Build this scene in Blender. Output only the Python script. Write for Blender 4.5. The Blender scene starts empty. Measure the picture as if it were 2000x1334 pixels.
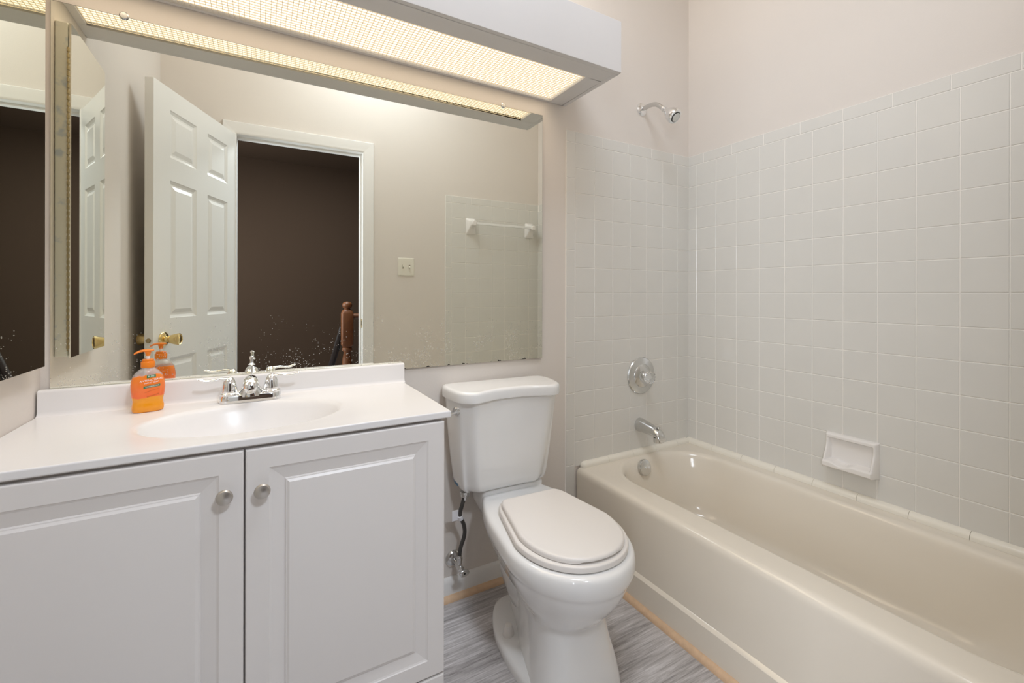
import bpy, bmesh, math, random
from mathutils import Vector, Matrix

random.seed(7)
SC = bpy.context.scene
COL = SC.collection
PI = math.pi

# ------------------------------------------------------------------ camera
cam_d = bpy.data.cameras.new('camera')
cam = bpy.data.objects.new('camera', cam_d)
COL.objects.link(cam)
YAW, ROLL = 0.51883, 0.00181
fw = Vector((math.sin(YAW), math.cos(YAW), 0))
rt = Vector((math.cos(YAW), -math.sin(YAW), 0))
up = Vector((0, 0, 1))
rt2 = rt * math.cos(ROLL) + up * math.sin(ROLL)
up2 = up * math.cos(ROLL) - rt * math.sin(ROLL)
M = Matrix((rt2, up2, -fw)).transposed().to_4x4()
M.translation = Vector((-1.9595, -1.5727, 1.1420))
cam.matrix_world = M
cam_d.sensor_width = 36
cam_d.lens = 872.62 / 2000 * 36
cam_d.shift_y = -(667 - 573.79) / 2000
cam_d.clip_start = 0.02
SC.camera = cam

# ------------------------------------------------------------------ world, light, exposure
W = bpy.data.worlds.new('world')
SC.world = W
W.use_nodes = True
W.node_tree.nodes['Background'].inputs[0].default_value = (0.9, 0.95, 1, 1)
W.node_tree.nodes['Background'].inputs[1].default_value = 0.6
SC.view_settings.view_transform = 'Standard'
SC.view_settings.look = 'None'
SC.view_settings.exposure = 0.08
SC.view_settings.gamma = 1.0
SC.view_settings.use_curve_mapping = False
SC.cycles.use_denoising = True
SC.cycles.max_bounces = 16
SC.cycles.diffuse_bounces = 8
SC.cycles.glossy_bounces = 8
SC.cycles.sample_clamp_indirect = 6

CEIL = 3.1
DIFF_S = 1.5
COOL = (.91, 1.0, 1.12)

def area_light(name, loc, sx, sy, watts, col, rot=(0, 0, 0)):
    d = bpy.data.lights.new(name, 'AREA')
    d.shape = 'RECTANGLE'
    d.size, d.size_y = sx, sy
    d.energy = watts
    d.color = col
    o = bpy.data.objects.new(name, d)
    o.location = loc
    o.rotation_euler = rot
    COL.objects.link(o)
    return o


# added fill: unseen uplight in the open-topped valance, bounced off the ceiling
area_light('valance_fill_uplight', (-1.62, -0.17, 2.09), 1.5, 0.2, 7.5, (1, .93, .84), (PI, 0, 0))
# valance light going down through the louver, which cuts it off at a steep angle
dl = area_light('valance_downlight', (-1.65, -0.135, 1.953), 1.5, 0.23, 1.8, (1, .80, .58))
dl.data.spread = math.radians(125)
# unseen ceiling lamp, added to brighten the room
DOME = (-1.30, -1.00, CEIL)
dome_l = area_light('ceiling_fill_light', (DOME[0], DOME[1], CEIL - 0.135), 0.70, 0.70, 12.0, COOL)
dome_l.data.shape = 'DISK'
# hall: added fill lamp, and daylight fill from a made-up window at its left end
hall_l = area_light('hall_fill_light', (-1.5, -2.2, 2.43), .3, .3, 28, COOL)
hall_l.data.shape = 'DISK'
area_light('hall_end_fill', (-3.05, -2.35, 1.45), 1.2, 1.0, 52, (.93, 1.0, 1.1), (0, -PI / 2, 0))

# ------------------------------------------------------------------ materials


def lin(c):
    return tuple((x / 12.92 if x <= .04045 else ((x + .055) / 1.055) ** 2.4) for x in [v / 255 for v in c])


def pbsdf(name):
    m = bpy.data.materials.new(name)
    m.use_nodes = True
    nt = m.node_tree
    return m, nt, nt.nodes['Principled BSDF']


def N(nt, t, **kw):
    n = nt.nodes.new(t)
    for k, v in kw.items():
        setattr(n, k, v)
    return n


def objco(nt, scale=(1, 1, 1)):
    tc = N(nt, 'ShaderNodeTexCoord')
    mp = N(nt, 'ShaderNodeMapping')
    mp.inputs['Scale'].default_value = scale
    nt.links.new(tc.outputs['Object'], mp.inputs['Vector'])
    return mp.outputs['Vector']


def mat(name, rgb, rough=.5, metal=0, spec=.5, bump=0, bscale=200, var=0, vscale=6, coat=0, trans=0, ior=1.45):
    """plain procedural surface: faint colour variation and fine bump from noise"""
    m, nt, b = pbsdf(name)
    b.inputs['Base Color'].default_value = (*rgb, 1)
    b.inputs['Roughness'].default_value = rough
    b.inputs['Metallic'].default_value = metal
    b.inputs['Specular IOR Level'].default_value = spec
    b.inputs['Coat Weight'].default_value = coat
    b.inputs['Coat Roughness'].default_value = .08
    b.inputs['Transmission Weight'].default_value = trans
    b.inputs['IOR'].default_value = ior
    if var:
        n = N(nt, 'ShaderNodeTexNoise')
        n.inputs['Scale'].default_value = vscale
        n.inputs['Detail'].default_value = 3
        nt.links.new(objco(nt), n.inputs['Vector'])
        r = N(nt, 'ShaderNodeMixRGB')
        r.inputs[1].default_value = (*[c * (1 - var) for c in rgb], 1)
        r.inputs[2].default_value = (*[min(1, c * (1 + var)) for c in rgb], 1)
        nt.links.new(n.outputs['Fac'], r.inputs[0])
        nt.links.new(r.outputs[0], b.inputs['Base Color'])
    if bump:
        n = N(nt, 'ShaderNodeTexNoise')
        n.inputs['Scale'].default_value = bscale
        n.inputs['Detail'].default_value = 2
        nt.links.new(objco(nt), n.inputs['Vector'])
        bp = N(nt, 'ShaderNodeBump')
        bp.inputs['Strength'].default_value = bump
        bp.inputs['Distance'].default_value = .002
        nt.links.new(n.outputs['Fac'], bp.inputs['Height'])
        nt.links.new(bp.outputs[0], b.inputs['Normal'])
    return m


PAINT = mat('beige_wall_paint', (.72, .67, .62), .55, spec=.3, bump=.10, bscale=260, var=.012, vscale=3)
CEILM = mat('ceiling_paint', (.82, .80, .77), .8, spec=.2)
WHITE = mat('white_trim_paint', (.80, .79, .77), .32, var=.01)
DOORM = mat('white_door_paint', (.78, .775, .75), .28, var=.01)
TILE = mat('glazed_wall_tile', (.70, .685, .645), .16, spec=.45, var=.02, vscale=9)
GROUT = mat('tile_grout', (.87, .84, .79), .8, spec=.2, var=.03, vscale=20)
TRIMT = mat('cream_ceramic', (.83, .79, .70), .22)
TUBM = mat('cream_enamel', (.76, .70, .605), .13, coat=.3, var=.012, vscale=4)
PORC = mat('white_porcelain', (.81, .81, .805), .09, coat=.4)
SEATM = mat('white_seat_plastic', (.78, .75, .72), .3)
CAB = mat('white_cabinet_foil', (.72, .69, .67), .35, var=.012, vscale=5)
DARK = mat('dark_gap', (.03, .028, .026), .9)
TOPM = mat('white_cultured_marble', (.77, .752, .745), .24, spec=.28, var=.008)
CHROME = mat('chrome', (.82, .83, .84), .05, 1)
CHROMEB = mat('worn_chrome', (.66, .66, .65), .18, 1)
NICKEL = mat('brushed_nickel', (.56, .53, .49), .33, 1)
BRASS = mat('polished_brass', (.80, .62, .30), .2, 1)
CERAM = mat('white_ceramic', (.82, .79, .76), .14)
ACRYL = mat('clear_acrylic', (.96, .97, .98), .04, trans=1, ior=1.47)
LEVER_D = mat('dark_hole', (.01, .01, .01), .6)
HOSE = mat('braided_hose', (.075, .07, .065), .4, .3, bump=.8, bscale=900)
LIGHTBOX = mat('light_box_paint', (.66, .645, .64), .5)
LOUV = mat('ivory_louver', (.95, .84, .66), .5)
OAK = mat('oak_shoe', (.66, .46, .30), .5, var=.16, vscale=60)
NEWEL = mat('red_brown_wood', (.15, .048, .013), .5, var=.3, vscale=25)
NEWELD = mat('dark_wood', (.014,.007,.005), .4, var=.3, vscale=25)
HALL_DIM = mat('dim_hall_brown', (.047, .029, .019), .8, spec=.1)  # dimness of the unlit hall is put into this dark brown
SWPL = mat('ivory_plastic', (.78, .75, .66), .3)
PALE = mat('cabinet_side_enamel', (.74, .73, .66), .35)


def stains(m, rgb, scale, lo, hi):
    """worn patches of another colour laid over a plain surface"""
    nt = m.node_tree
    b = nt.nodes['Principled BSDF']
    n = N(nt, 'ShaderNodeTexNoise')
    n.inputs['Scale'].default_value = scale
    n.inputs['Detail'].default_value = 4
    nt.links.new(objco(nt), n.inputs['Vector'])
    r = N(nt, 'ShaderNodeMapRange')
    r.inputs[1].default_value, r.inputs[2].default_value = lo, hi
    r.inputs[4].default_value = .75
    nt.links.new(n.outputs['Fac'], r.inputs[0])
    mx = N(nt, 'ShaderNodeMixRGB')
    mx.inputs[1].default_value = b.inputs['Base Color'].default_value
    mx.inputs[2].default_value = (*rgb, 1)
    nt.links.new(r.outputs[0], mx.inputs[0])
    nt.links.new(mx.outputs[0], b.inputs['Base Color'])


stains(PALE, (.42, .50, .60), 26, .56, .68)
ORANGE = mat('orange_plastic', (.86, .23, .012), .3)
WPLAST = mat('white_plastic', (.85, .85, .84), .35)
BLUE = mat('blue_tape', (.015, .13, .26), .4)
GREEN = mat('green_print', (.03, .20, .085), .5)
PRINTW = mat('white_print', (.95, .93, .90), .5)
PRINTO = mat('dark_orange_print', (.70, .14, .02), .5)
PRINTL = mat('light_orange_print', (.95, .48, .12), .5)
TAGM = mat('white_tag', (.75, .75, .78), .5)
SILVERB = mat('mirror_backing', (.06, .065, .06), .5)
CAULK = mat('caulk', (.80, .77, .72), .5)
PINM = mat('brass_hinge', (.42, .34, .20), .4, 1)


def emission(name, col, s):
    m = bpy.data.materials.new(name)
    m.use_nodes = True
    nt = m.node_tree
    nt.nodes.clear()
    e = N(nt, 'ShaderNodeEmission')
    o = N(nt, 'ShaderNodeOutputMaterial')
    e.inputs[0].default_value = (*col, 1)
    e.inputs[1].default_value = s
    nt.links.new(e.outputs[0], o.inputs[0])
    return m


DIFF = emission('lit_diffuser', (1.0, .87, .68), DIFF_S)
DOMEM = emission('added_lamp_dome', (1.0, .97, .93), 1.0)  # glow of the added ceiling lamp


def floor_mat():
    m, nt, b = pbsdf('grey_wood_vinyl')
    b.inputs['Roughness'].default_value = .42
    L = nt.links.new
    v = objco(nt, (1, 1, 1))
    br = N(nt, 'ShaderNodeTexBrick')
    br.offset = .37
    br.inputs['Scale'].default_value = 1
    br.inputs['Brick Width'].default_value = 1.22
    br.inputs['Row Height'].default_value = .152
    br.inputs['Mortar Size'].default_value = .0006
    br.inputs['Color1'].default_value = (.35, .35, .35, 1)
    br.inputs['Color2'].default_value = (.65, .65, .65, 1)
    br.inputs['Mortar'].default_value = (.1, .1, .1, 1)
    L(v, br.inputs['Vector'])
    # each plank shifts the grain
    add = N(nt, 'ShaderNodeVectorMath', operation='MULTIPLY_ADD')
    add.inputs[1].default_value = (7, 3, 5)
    L(br.outputs['Color'], add.inputs[0])
    L(v, add.inputs[2])
    mp = N(nt, 'ShaderNodeMapping')
    mp.inputs['Scale'].default_value = (5, 75, 1)
    L(add.outputs[0], mp.inputs['Vector'])
    n1 = N(nt, 'ShaderNodeTexNoise')
    n1.inputs['Scale'].default_value = 1.0
    n1.inputs['Detail'].default_value = 6
    n1.inputs['Roughness'].default_value = .7
    n1.inputs['Distortion'].default_value = .6
    L(mp.outputs[0], n1.inputs['Vector'])
    mp2 = N(nt, 'ShaderNodeMapping')
    mp2.inputs['Scale'].default_value = (14, 330, 1)
    L(add.outputs[0], mp2.inputs['Vector'])
    n2 = N(nt, 'ShaderNodeTexNoise')
    n2.inputs['Scale'].default_value = 1.0
    n2.inputs['Detail'].default_value = 3
    L(mp2.outputs[0], n2.inputs['Vector'])
    mp3 = N(nt, 'ShaderNodeMapping')
    mp3.inputs['Scale'].default_value = (2.0, 12, 1)
    L(add.outputs[0], mp3.inputs['Vector'])
    n3 = N(nt, 'ShaderNodeTexNoise')
    n3.inputs['Scale'].default_value = 1.0
    n3.inputs['Detail'].default_value = 3
    L(mp3.outputs[0], n3.inputs['Vector'])
    mx = N(nt, 'ShaderNodeMath', operation='MULTIPLY_ADD')
    mx.inputs[1].default_value = .55
    L(n1.outputs['Fac'], mx.inputs[0])
    m2 = N(nt, 'ShaderNodeMath', operation='MULTIPLY')
    m2.inputs[1].default_value = .22
    L(n2.outputs['Fac'], m2.inputs[0])
    m3 = N(nt, 'ShaderNodeMath', operation='MULTIPLY_ADD')
    m3.inputs[1].default_value = .3
    L(n3.outputs['Fac'], m3.inputs[0])
    L(m2.outputs[0], m3.inputs[2])
    L(m3.outputs[0], mx.inputs[2])
    cr = N(nt, 'ShaderNodeValToRGB')
    e = cr.color_ramp.elements
    e[0].position, e[0].color = .37, (.165, .152, .148, 1)
    e[1].position, e[1].color = .70, (.80, .78, .79, 1)
    k = e.new(.53)
    k.color = (.455, .435, .435, 1)
    L(mx.outputs[0], cr.inputs[0])
    L(cr.outputs[0], b.inputs['Base Color'])
    return m


FLOORM = floor_mat()


def mirror_mat(name, spots):
    m, nt, b = pbsdf(name)
    L = nt.links.new
    b.inputs['Base Color'].default_value = (.91, .915, .835, 1)
    b.inputs['Metallic'].default_value = 1
    b.inputs['Roughness'].default_value = .004
    if not spots:
        return m
    tc = N(nt, 'ShaderNodeTexCoord')
    sx = N(nt, 'ShaderNodeSeparateXYZ')
    L(tc.outputs['Object'], sx.inputs[0])       # object origin: bottom centre of the pane

    def math_(op, a, bb, clamp=False):
        n = N(nt, 'ShaderNodeMath', operation=op)
        n.use_clamp = clamp
        for i, q in enumerate((a, bb)):
            if q is None:
                continue
            if isinstance(q, (int, float)):
                n.inputs[i].default_value = q
            else:
                L(q, n.inputs[i])
        return n.outputs[0]

    def maprange(val, a, bb, c, d):
        n = N(nt, 'ShaderNodeMapRange')
        n.inputs[1].default_value, n.inputs[2].default_value = a, bb
        n.inputs[3].default_value, n.inputs[4].default_value = c, d
        L(val, n.inputs[0])
        return n.outputs[0]
    # splash specks: small dots, crowding towards the bottom edge
    vo = N(nt, 'ShaderNodeTexVoronoi')
    vo.inputs['Scale'].default_value = 230
    L(tc.outputs['Object'], vo.inputs['Vector'])
    wn = N(nt, 'ShaderNodeSeparateColor')
    L(vo.outputs['Color'], wn.inputs[0])
    ns = N(nt, 'ShaderNodeTexNoise')
    ns.inputs['Scale'].default_value = 14
    ns.inputs['Detail'].default_value = 2
    L(tc.outputs['Object'], ns.inputs['Vector'])
    dens = math_('MULTIPLY', maprange(sx.outputs[2], .0, .24, .75, .0), maprange(ns.outputs['Fac'], .38, .68, 0, 1.6))
    size = math_('MULTIPLY', math_('SUBTRACT', dens, wn.outputs[0]), 1.4)
    speck = math_('LESS_THAN', vo.outputs['Distance'], math_('MINIMUM', size, .33))
    # chipped silvering along the bottom edge
    n2 = N(nt, 'ShaderNodeTexNoise')
    n2.inputs['Scale'].default_value = 34
    n2.inputs['Detail'].default_value = 3
    L(tc.outputs['Object'], n2.inputs['Vector'])
    chip = math_('GREATER_THAN', math_('SUBTRACT', n2.outputs['Fac'], maprange(sx.outputs[2], 0, .012, .54, .85)), 0)
    d1 = N(nt, 'ShaderNodeBsdfDiffuse')
    d1.inputs[0].default_value = (.62, .60, .55, 1)
    d2 = N(nt, 'ShaderNodeBsdfDiffuse')
    d2.inputs[0].default_value = (.03, .028, .025, 1)
    mx1 = N(nt, 'ShaderNodeMixShader')
    mx2 = N(nt, 'ShaderNodeMixShader')
    L(math_('MULTIPLY', speck, .55), mx1.inputs[0])
    L(b.outputs[0], mx1.inputs[1])
    L(d1.outputs[0], mx1.inputs[2])
    L(chip, mx2.inputs[0])
    L(mx1.outputs[0], mx2.inputs[1])
    L(d2.outputs[0], mx2.inputs[2])
    L(mx2.outputs[0], nt.nodes['Material Output'].inputs[0])
    return m


MIRR = mirror_mat('old_mirror_silver', True)
MIRC = mirror_mat('cabinet_mirror_silver', False)


def bottle_mat():
    m, nt, b = pbsdf('orange_soap_bottle')
    L = nt.links.new
    b.inputs['Roughness'].default_value = .15
    b.inputs['Coat Weight'].default_value = .4
    tc = N(nt, 'ShaderNodeTexCoord')
    sx = N(nt, 'ShaderNodeSeparateXYZ')
    L(tc.outputs['Object'], sx.inputs[0])
    ns = N(nt, 'ShaderNodeTexNoise')
    ns.inputs['Scale'].default_value = 45
    L(tc.outputs['Object'], ns.inputs['Vector'])
    ad = N(nt, 'ShaderNodeMath', operation='MULTIPLY_ADD')
    ad.inputs[1].default_value = .022
    L(ns.outputs['Fac'], ad.inputs[0])
    L(sx.outputs[2], ad.inputs[2])
    cr = N(nt, 'ShaderNodeValToRGB')
    mr = N(nt, 'ShaderNodeMapRange')
    mr.inputs[1].default_value, mr.inputs[2].default_value = 0, .13
    L(ad.outputs[0], mr.inputs[0])
    L(mr.outputs[0], cr.inputs[0])
    e = cr.color_ramp.elements
    e[0].position, e[0].color = .0, (.86, .30, .006, 1)
    e[1].position, e[1].color = .36, (.90, .34, .01, 1)
    for p, c in ((.385, (.93, .15, .025, 1)), (.60, (.92, .20, .03, 1)), (.80, (.88, .23, .02, 1)), (.82, (.80, .78, .76, 1))):
        k = e.new(p)
        k.color = c
    L(cr.outputs[0], b.inputs['Base Color'])
    al = N(nt, 'ShaderNodeMapRange')
    al.inputs[1].default_value, al.inputs[2].default_value = .80, .82
    al.inputs[3].default_value, al.inputs[4].default_value = 1.0, .42
    L(mr.outputs[0], al.inputs[0])
    L(al.outputs[0], b.inputs['Alpha'])
    return m


BOTTLE = bottle_mat()

# ------------------------------------------------------------------ mesh helpers
ORG = {}          # world origin of things, so that parts can be written in world coordinates


def finish(name, bm, m, parent=None, bevel=None, angle=35, org=None, struct=False, flat=False):
    bmesh.ops.remove_doubles(bm, verts=bm.verts, dist=1e-6)
    bmesh.ops.recalc_face_normals(bm, faces=bm.faces)
    for f in bm.faces:
        f.smooth = not flat
    ca = math.radians(angle)
    for e in bm.edges:
        if len(e.link_faces) == 2 and e.calc_face_angle(0) > ca:
            e.smooth = False
    if parent is not None:
        o0 = ORG[parent.name]
        org = Vector((0, 0, 0))
        shift = o0
    else:
        if org is None:
            xs = [v.co for v in bm.verts]
            lo = [min(c[i] for c in xs) for i in range(3)]
            hi = [max(c[i] for c in xs) for i in range(3)]
            org = Vector(((lo[0] + hi[0]) / 2, (lo[1] + hi[1]) / 2, lo[2]))
        shift = Vector(org)
    bmesh.ops.translate(bm, verts=bm.verts, vec=-Vector(shift))
    me = bpy.data.meshes.new(name)
    bm.to_mesh(me)
    bm.free()
    me.materials.append(m)
    o = bpy.data.objects.new(name, me)
    COL.objects.link(o)
    if parent is not None:
        o.parent = parent
        ORG[o.name] = ORG[parent.name]
    else:
        o.location = org
        ORG[o.name] = Vector(org)
    if bevel:
        md = o.modifiers.new('bevel', 'BEVEL')
        md.width = bevel[0]
        md.segments = bevel[1]
        md.limit_method = 'ANGLE'
        md.angle_limit = math.radians(40)
        md.harden_normals = True
    if struct:
        o['kind'] = 'structure'
    return o


def thing(name, loc, label, cat, group=None):
    o = bpy.data.objects.new(name, None)
    o.empty_display_size = .05
    o.location = loc
    COL.objects.link(o)
    ORG[o.name] = Vector(loc)
    tag(o, label, cat, group)
    return o


def tag(o, label, cat, group=None):
    o['label'] = label
    o['category'] = cat
    if group:
        o['group'] = group
    return o


def B():
    return bmesh.new()


def box(bm, x0, x1, y0, y1, z0, z1):
    v = [bm.verts.new((x, y, z)) for x in (x0, x1) for y in (y0, y1) for z in (z0, z1)]
    for f in ((0, 1, 3, 2), (4, 6, 7, 5), (0, 4, 5, 1), (2, 3, 7, 6), (0, 2, 6, 4), (1, 5, 7, 3)):
        bm.faces.new([v[i] for i in f])
    return bm


def loft(bm, rings, cap0=True, cap1=True, close=True):
    vs = [[bm.verts.new(p) for p in r] for r in rings]
    n = len(vs[0])
    for a, b in zip(vs, vs[1:]):
        for i in range(n if close else n - 1):
            j = (i + 1) % n
            bm.faces.new((a[i], a[j], b[j], b[i]))
    if cap0:
        bm.faces.new(vs[0][::-1])
    if cap1:
        bm.faces.new(vs[-1])
    return bm


def frame_for(d):
    d = Vector(d).normalized()
    a = Vector((0, 0, 1)) if abs(d.z) < .9 else Vector((1, 0, 0))
    u = d.cross(a).normalized()
    return u, d.cross(u).normalized(), d


def lathe(bm, prof, c, axis=(0, 0, 1), n=32, flute=0, nf=12):
    """prof: (radius, height along axis)"""
    u, v, d = frame_for(axis)
    c = Vector(c)
    rings = []
    for r, h in prof:
        r = max(r, 1e-5)
        rings.append([c + d * h + (u * math.cos(2 * PI * i / n) + v * math.sin(2 * PI * i / n)) * r * (1 + flute * math.cos(nf * 2 * PI * i / n)) for i in range(n)])
    return loft(bm, rings)


def catmull(pts, k=6, closed=False):
    pts = [Vector(p) for p in pts]
    out = []
    n = len(pts)
    for i in range(n if closed else n - 1):
        if closed:
            p0, p1, p2, p3 = pts[i - 1], pts[i], pts[(i + 1) % n], pts[(i + 2) % n]
        else:
            p0, p1, p2, p3 = pts[max(i - 1, 0)], pts[i], pts[i + 1], pts[min(i + 2, n - 1)]
        for s in range(k):
            t = s / k
            out.append(.5 * ((2 * p1) + (p2 - p0) * t + (2 * p0 - 5 * p1 + 4 * p2 - p3) * t * t + (3 * p1 - p0 - 3 * p2 + p3) * t ** 3))
    if not closed:
        out.append(pts[-1])
    return out


def tube(bm, pts, r, n=14, k=6, squash=1):
    """swept round bar; r a number or one radius per control point"""
    P = catmull(pts, k)
    m = len(pts)
    rs = [r] * m if isinstance(r, (int, float)) else list(r)
    R = []
    for i in range(len(P)):
        t = i / k
        a = min(int(t), m - 2) if m > 1 else 0
        R.append(rs[a] + (rs[a + 1] - rs[a]) * (t - a))
    u, v, d = frame_for(P[1] - P[0])
    rings = []
    for i, p in enumerate(P):
        t = (P[min(i + 1, len(P) - 1)] - P[max(i - 1, 0)]).normalized()
        u = (u - t * u.dot(t)).normalized()
        v = t.cross(u)
        rings.append([p + (u * math.cos(2 * PI * j / n) + v * squash * math.sin(2 * PI * j / n)) * R[i] for j in range(n)])
    return loft(bm, rings)


def rrect(x0, x1, y0, y1, r, z, ke=6, kc=8):
    """rounded rectangle ring, fixed vertex count"""
    out = []
    cs = [(x1 - r, y0 + r, -PI / 2), (x1 - r, y1 - r, 0), (x0 + r, y1 - r, PI / 2), (x0 + r, y0 + r, PI)]
    for i, (cx, cy, a0) in enumerate(cs):
        for j in range(kc + 1):
            a = a0 + PI / 2 * j / kc
            out.append(Vector((cx + r * math.cos(a), cy + r * math.sin(a), z)))
        nx, ny, na = cs[(i + 1) % 4]
        p, q = out[-1], Vector((nx + r * math.cos(na), ny + r * math.sin(na), z))
        for j in range(1, ke):
            out.append(p.lerp(q, j / ke))
    return out


def text_mesh(name, s, size, parent, m, fn, track=1.0):
    """lettering turned into a thin mesh and laid on a surface by fn(u, v)"""
    cu = bpy.data.curves.new(name, 'FONT')
    cu.body = s
    cu.size = size
    cu.align_x = 'CENTER'
    cu.align_y = 'CENTER'
    cu.space_character = track
    tmp = bpy.data.objects.new('tmp', cu)
    COL.objects.link(tmp)
    dg = bpy.context.evaluated_depsgraph_get()
    me = bpy.data.meshes.new_from_object(tmp.evaluated_get(dg))
    bpy.data.objects.remove(tmp)
    bm = bmesh.new()
    bm.from_mesh(me)
    bpy.data.meshes.remove(me)
    for v in bm.verts:
        v.co = fn(v.co.x, v.co.y)
    return finish(name, bm, m, parent)


# ------------------------------------------------------------------ room shell
XL, YF = -2.435, -1.50
DX0, DX1, DZ = -2.08, -1.37, 2.07         # doorway in the front wall

wall_back = finish('wall_back', box(B(), XL - .12, .12, 0, .12, 0, CEIL), PAINT, struct=True)
wall_right = finish('wall_right', box(B(), 0, .12, YF - .12, 0, 0, CEIL), PAINT, struct=True)
wall_left = finish('wall_left', box(B(), XL - .12, XL, YF, 0, 0, CEIL), PAINT, struct=True)
b = B()
box(b, XL - .12, DX0 - .02, YF - .11, YF, 0, CEIL)
box(b, DX1 + .02, 0, YF - .11, YF, 0, CEIL)
box(b, DX0 - .02, DX1 + .02, YF - .11, YF, DZ + .02, CEIL)
wall_front = finish('wall_front', b, PAINT, struct=True)
finish('ceiling', box(B(), XL - .12, .12, YF - .11, .12, CEIL, CEIL + .1), CEILM, struct=True)
finish('floor', box(B(), XL - .12, .12, YF - .11, .12, -.1, 0), FLOORM, struct=True)

# hall outside the doorway
HY = -3.45
finish('floor_hall', box(B(), -3.2, .9, HY - .1, YF - .11, -.1, 0), FLOORM, struct=True)
finish('ceiling_hall', box(B(), -3.2, .9, HY - .1, YF - .11, 2.45, 2.55), HALL_DIM, struct=True)
finish('wall_hall_far', box(B(), -3.2, .9, HY - .1, HY, 0, 2.45), HALL_DIM, struct=True)
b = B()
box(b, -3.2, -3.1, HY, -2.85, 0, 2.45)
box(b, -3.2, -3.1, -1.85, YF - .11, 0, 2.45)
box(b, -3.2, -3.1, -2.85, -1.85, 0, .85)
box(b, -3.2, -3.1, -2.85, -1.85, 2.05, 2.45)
finish('wall_hall_left', b, HALL_DIM, struct=True)
b = B()  # made-up hall window, added as a source for the daylight fill
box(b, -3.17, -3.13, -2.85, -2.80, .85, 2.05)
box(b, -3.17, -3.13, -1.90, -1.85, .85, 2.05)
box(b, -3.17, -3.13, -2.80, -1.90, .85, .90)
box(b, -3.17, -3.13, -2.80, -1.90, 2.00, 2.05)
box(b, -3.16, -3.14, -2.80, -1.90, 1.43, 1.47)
win = finish('added_window_1', b, WHITE, struct=True)
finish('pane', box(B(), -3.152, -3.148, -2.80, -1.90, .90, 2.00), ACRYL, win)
finish('wall_hall_right', box(B(), .8, .9, HY, YF - .11, 0, 2.45), HALL_DIM, struct=True)
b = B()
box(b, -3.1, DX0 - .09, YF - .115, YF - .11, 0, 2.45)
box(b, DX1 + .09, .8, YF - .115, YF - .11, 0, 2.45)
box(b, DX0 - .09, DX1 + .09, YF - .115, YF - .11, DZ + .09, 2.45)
finish('wall_hall_near', b, HALL_DIM, struct=True)

# ------------------------------------------------------------------ wall tile
P = .1095
Z0 = 1.805
G = .0011


def tile_field(rects, fn):
    bm = B()
    for (u0, u1, v0, v1) in rects:
        u0, u1, v0, v1 = u0 + G, u1 - G, v0 + G, v1 - G
        j = [random.uniform(-.00012, .00012) for _ in range(4)]
        c = .0016
        rings = [[(u0, v0, 0), (u1, v0, 0), (u1, v1, 0), (u0, v1, 0)],
                 [(u0, v0, .0042), (u1, v0, .0042), (u1, v1, .0042), (u0, v1, .0042)],
                 [(u0 + c, v0 + c, .0055 + j[0]), (u1 - c, v0 + c, .0055 + j[1]), (u1 - c, v1 - c, .0055 + j[2]), (u0 + c, v1 - c, .0055 + j[3])]]
        loft(bm, [[fn(*q) for q in r] for r in rings], cap0=False)
    return bm


def end_wall_rects():
    """u = distance from the right wall"""
    us = [0] + [.089 + P * k for k in range(7)]
    R = []
    for a, c in zip(us, us[1:]):
        for k in range(13):
            R.append((a, c, Z0 - P * (k + 1), Z0 - P * k))
    ue = us[-1]
    u = ue                                                # bullnose row along the top
    while u > .001:
        R.append((max(0, u - .157), u, Z0, Z0 + .051))
        u -= .157
    R.append((ue, ue + .048, Z0, Z0 + .051))              # bullnose column
    z = Z0
    while z > .10:
        R.append((ue, ue + .048, max(.095, z - .157), z))
        z -= .157
    return R, ue


ER, UE = end_wall_rects()
for nm, wall, fn, yy in (('back', wall_back, lambda u, v, d: Vector((-u, -d, v)), -1), ('front', wall_front, lambda u, v, d: Vector((-u, YF + d, v)), 1)):
    finish('tile_panel', tile_field(ER, fn), TILE, wall, angle=10)
    b = B()
    y0, y1 = (-.0040, .0005) if yy < 0 else (YF - .0005, YF + .0040)
    box(b, -UE - .0475, 0, y0, y1, Z0 - 13 * P, Z0 + .0505)
    box(b, -UE - .0475, -UE, y0, y1, .095, Z0 - 13 * P)
    finish('grout', b, GROUT, wall)
R = []
us = [.0, .0561] + [.0561 + P * k for k in range(1, 14)]
us = [u for u in us if u < 1.49] + [1.50]
for a, c in zip(us, us[1:]):
    for k in range(13):
        R.append((a, c, Z0 - P * (k + 1), Z0 - P * k))
u = 0
for c in [.0939 + .1543 * k for k in range(10)]:
    c = min(c, 1.5)
    if c - u > .002:
        R.append((u, c, Z0, Z0 + .051))
    u = c
finish('tile_panel', tile_field(R, lambda u, v, d: Vector((-d, -u, v))), TILE, wall_right, angle=10)
finish('grout', box(B(), -.0040, .0005, YF, 0, Z0 - 13 * P, Z0 + .0505), GROUT, wall_right)


# ceramic quarter-round beads between tub and tile
def bead(name, fn, L0, L1, seg, round0=False):
    bm = B()
    u = L0
    while u < L1 - .004:
        e = min(u + seg, L1)
        prof = [(0, 0), (.021, 0)] + [(.021 * math.cos(a), .006 + .018 * math.sin(a)) for a in [i * PI / 16 for i in range(1, 8)]] + [(0, .024)]
        rings = []
        ends = [(u + .0006, 1), (e - .0006, 1)]
        if round0 and u == L0:
            ends = [(u, .3), (u + .004, .7), (u + .012, .95), (u + .02, 1), (e - .0006, 1)]
        for uu, sc in ends:
            rings.append([fn(uu, a * sc, h * sc) for a, h in prof])
        loft(bm, rings)
        u = e
    return finish(name, bm, TRIMT, struct=True)


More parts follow.
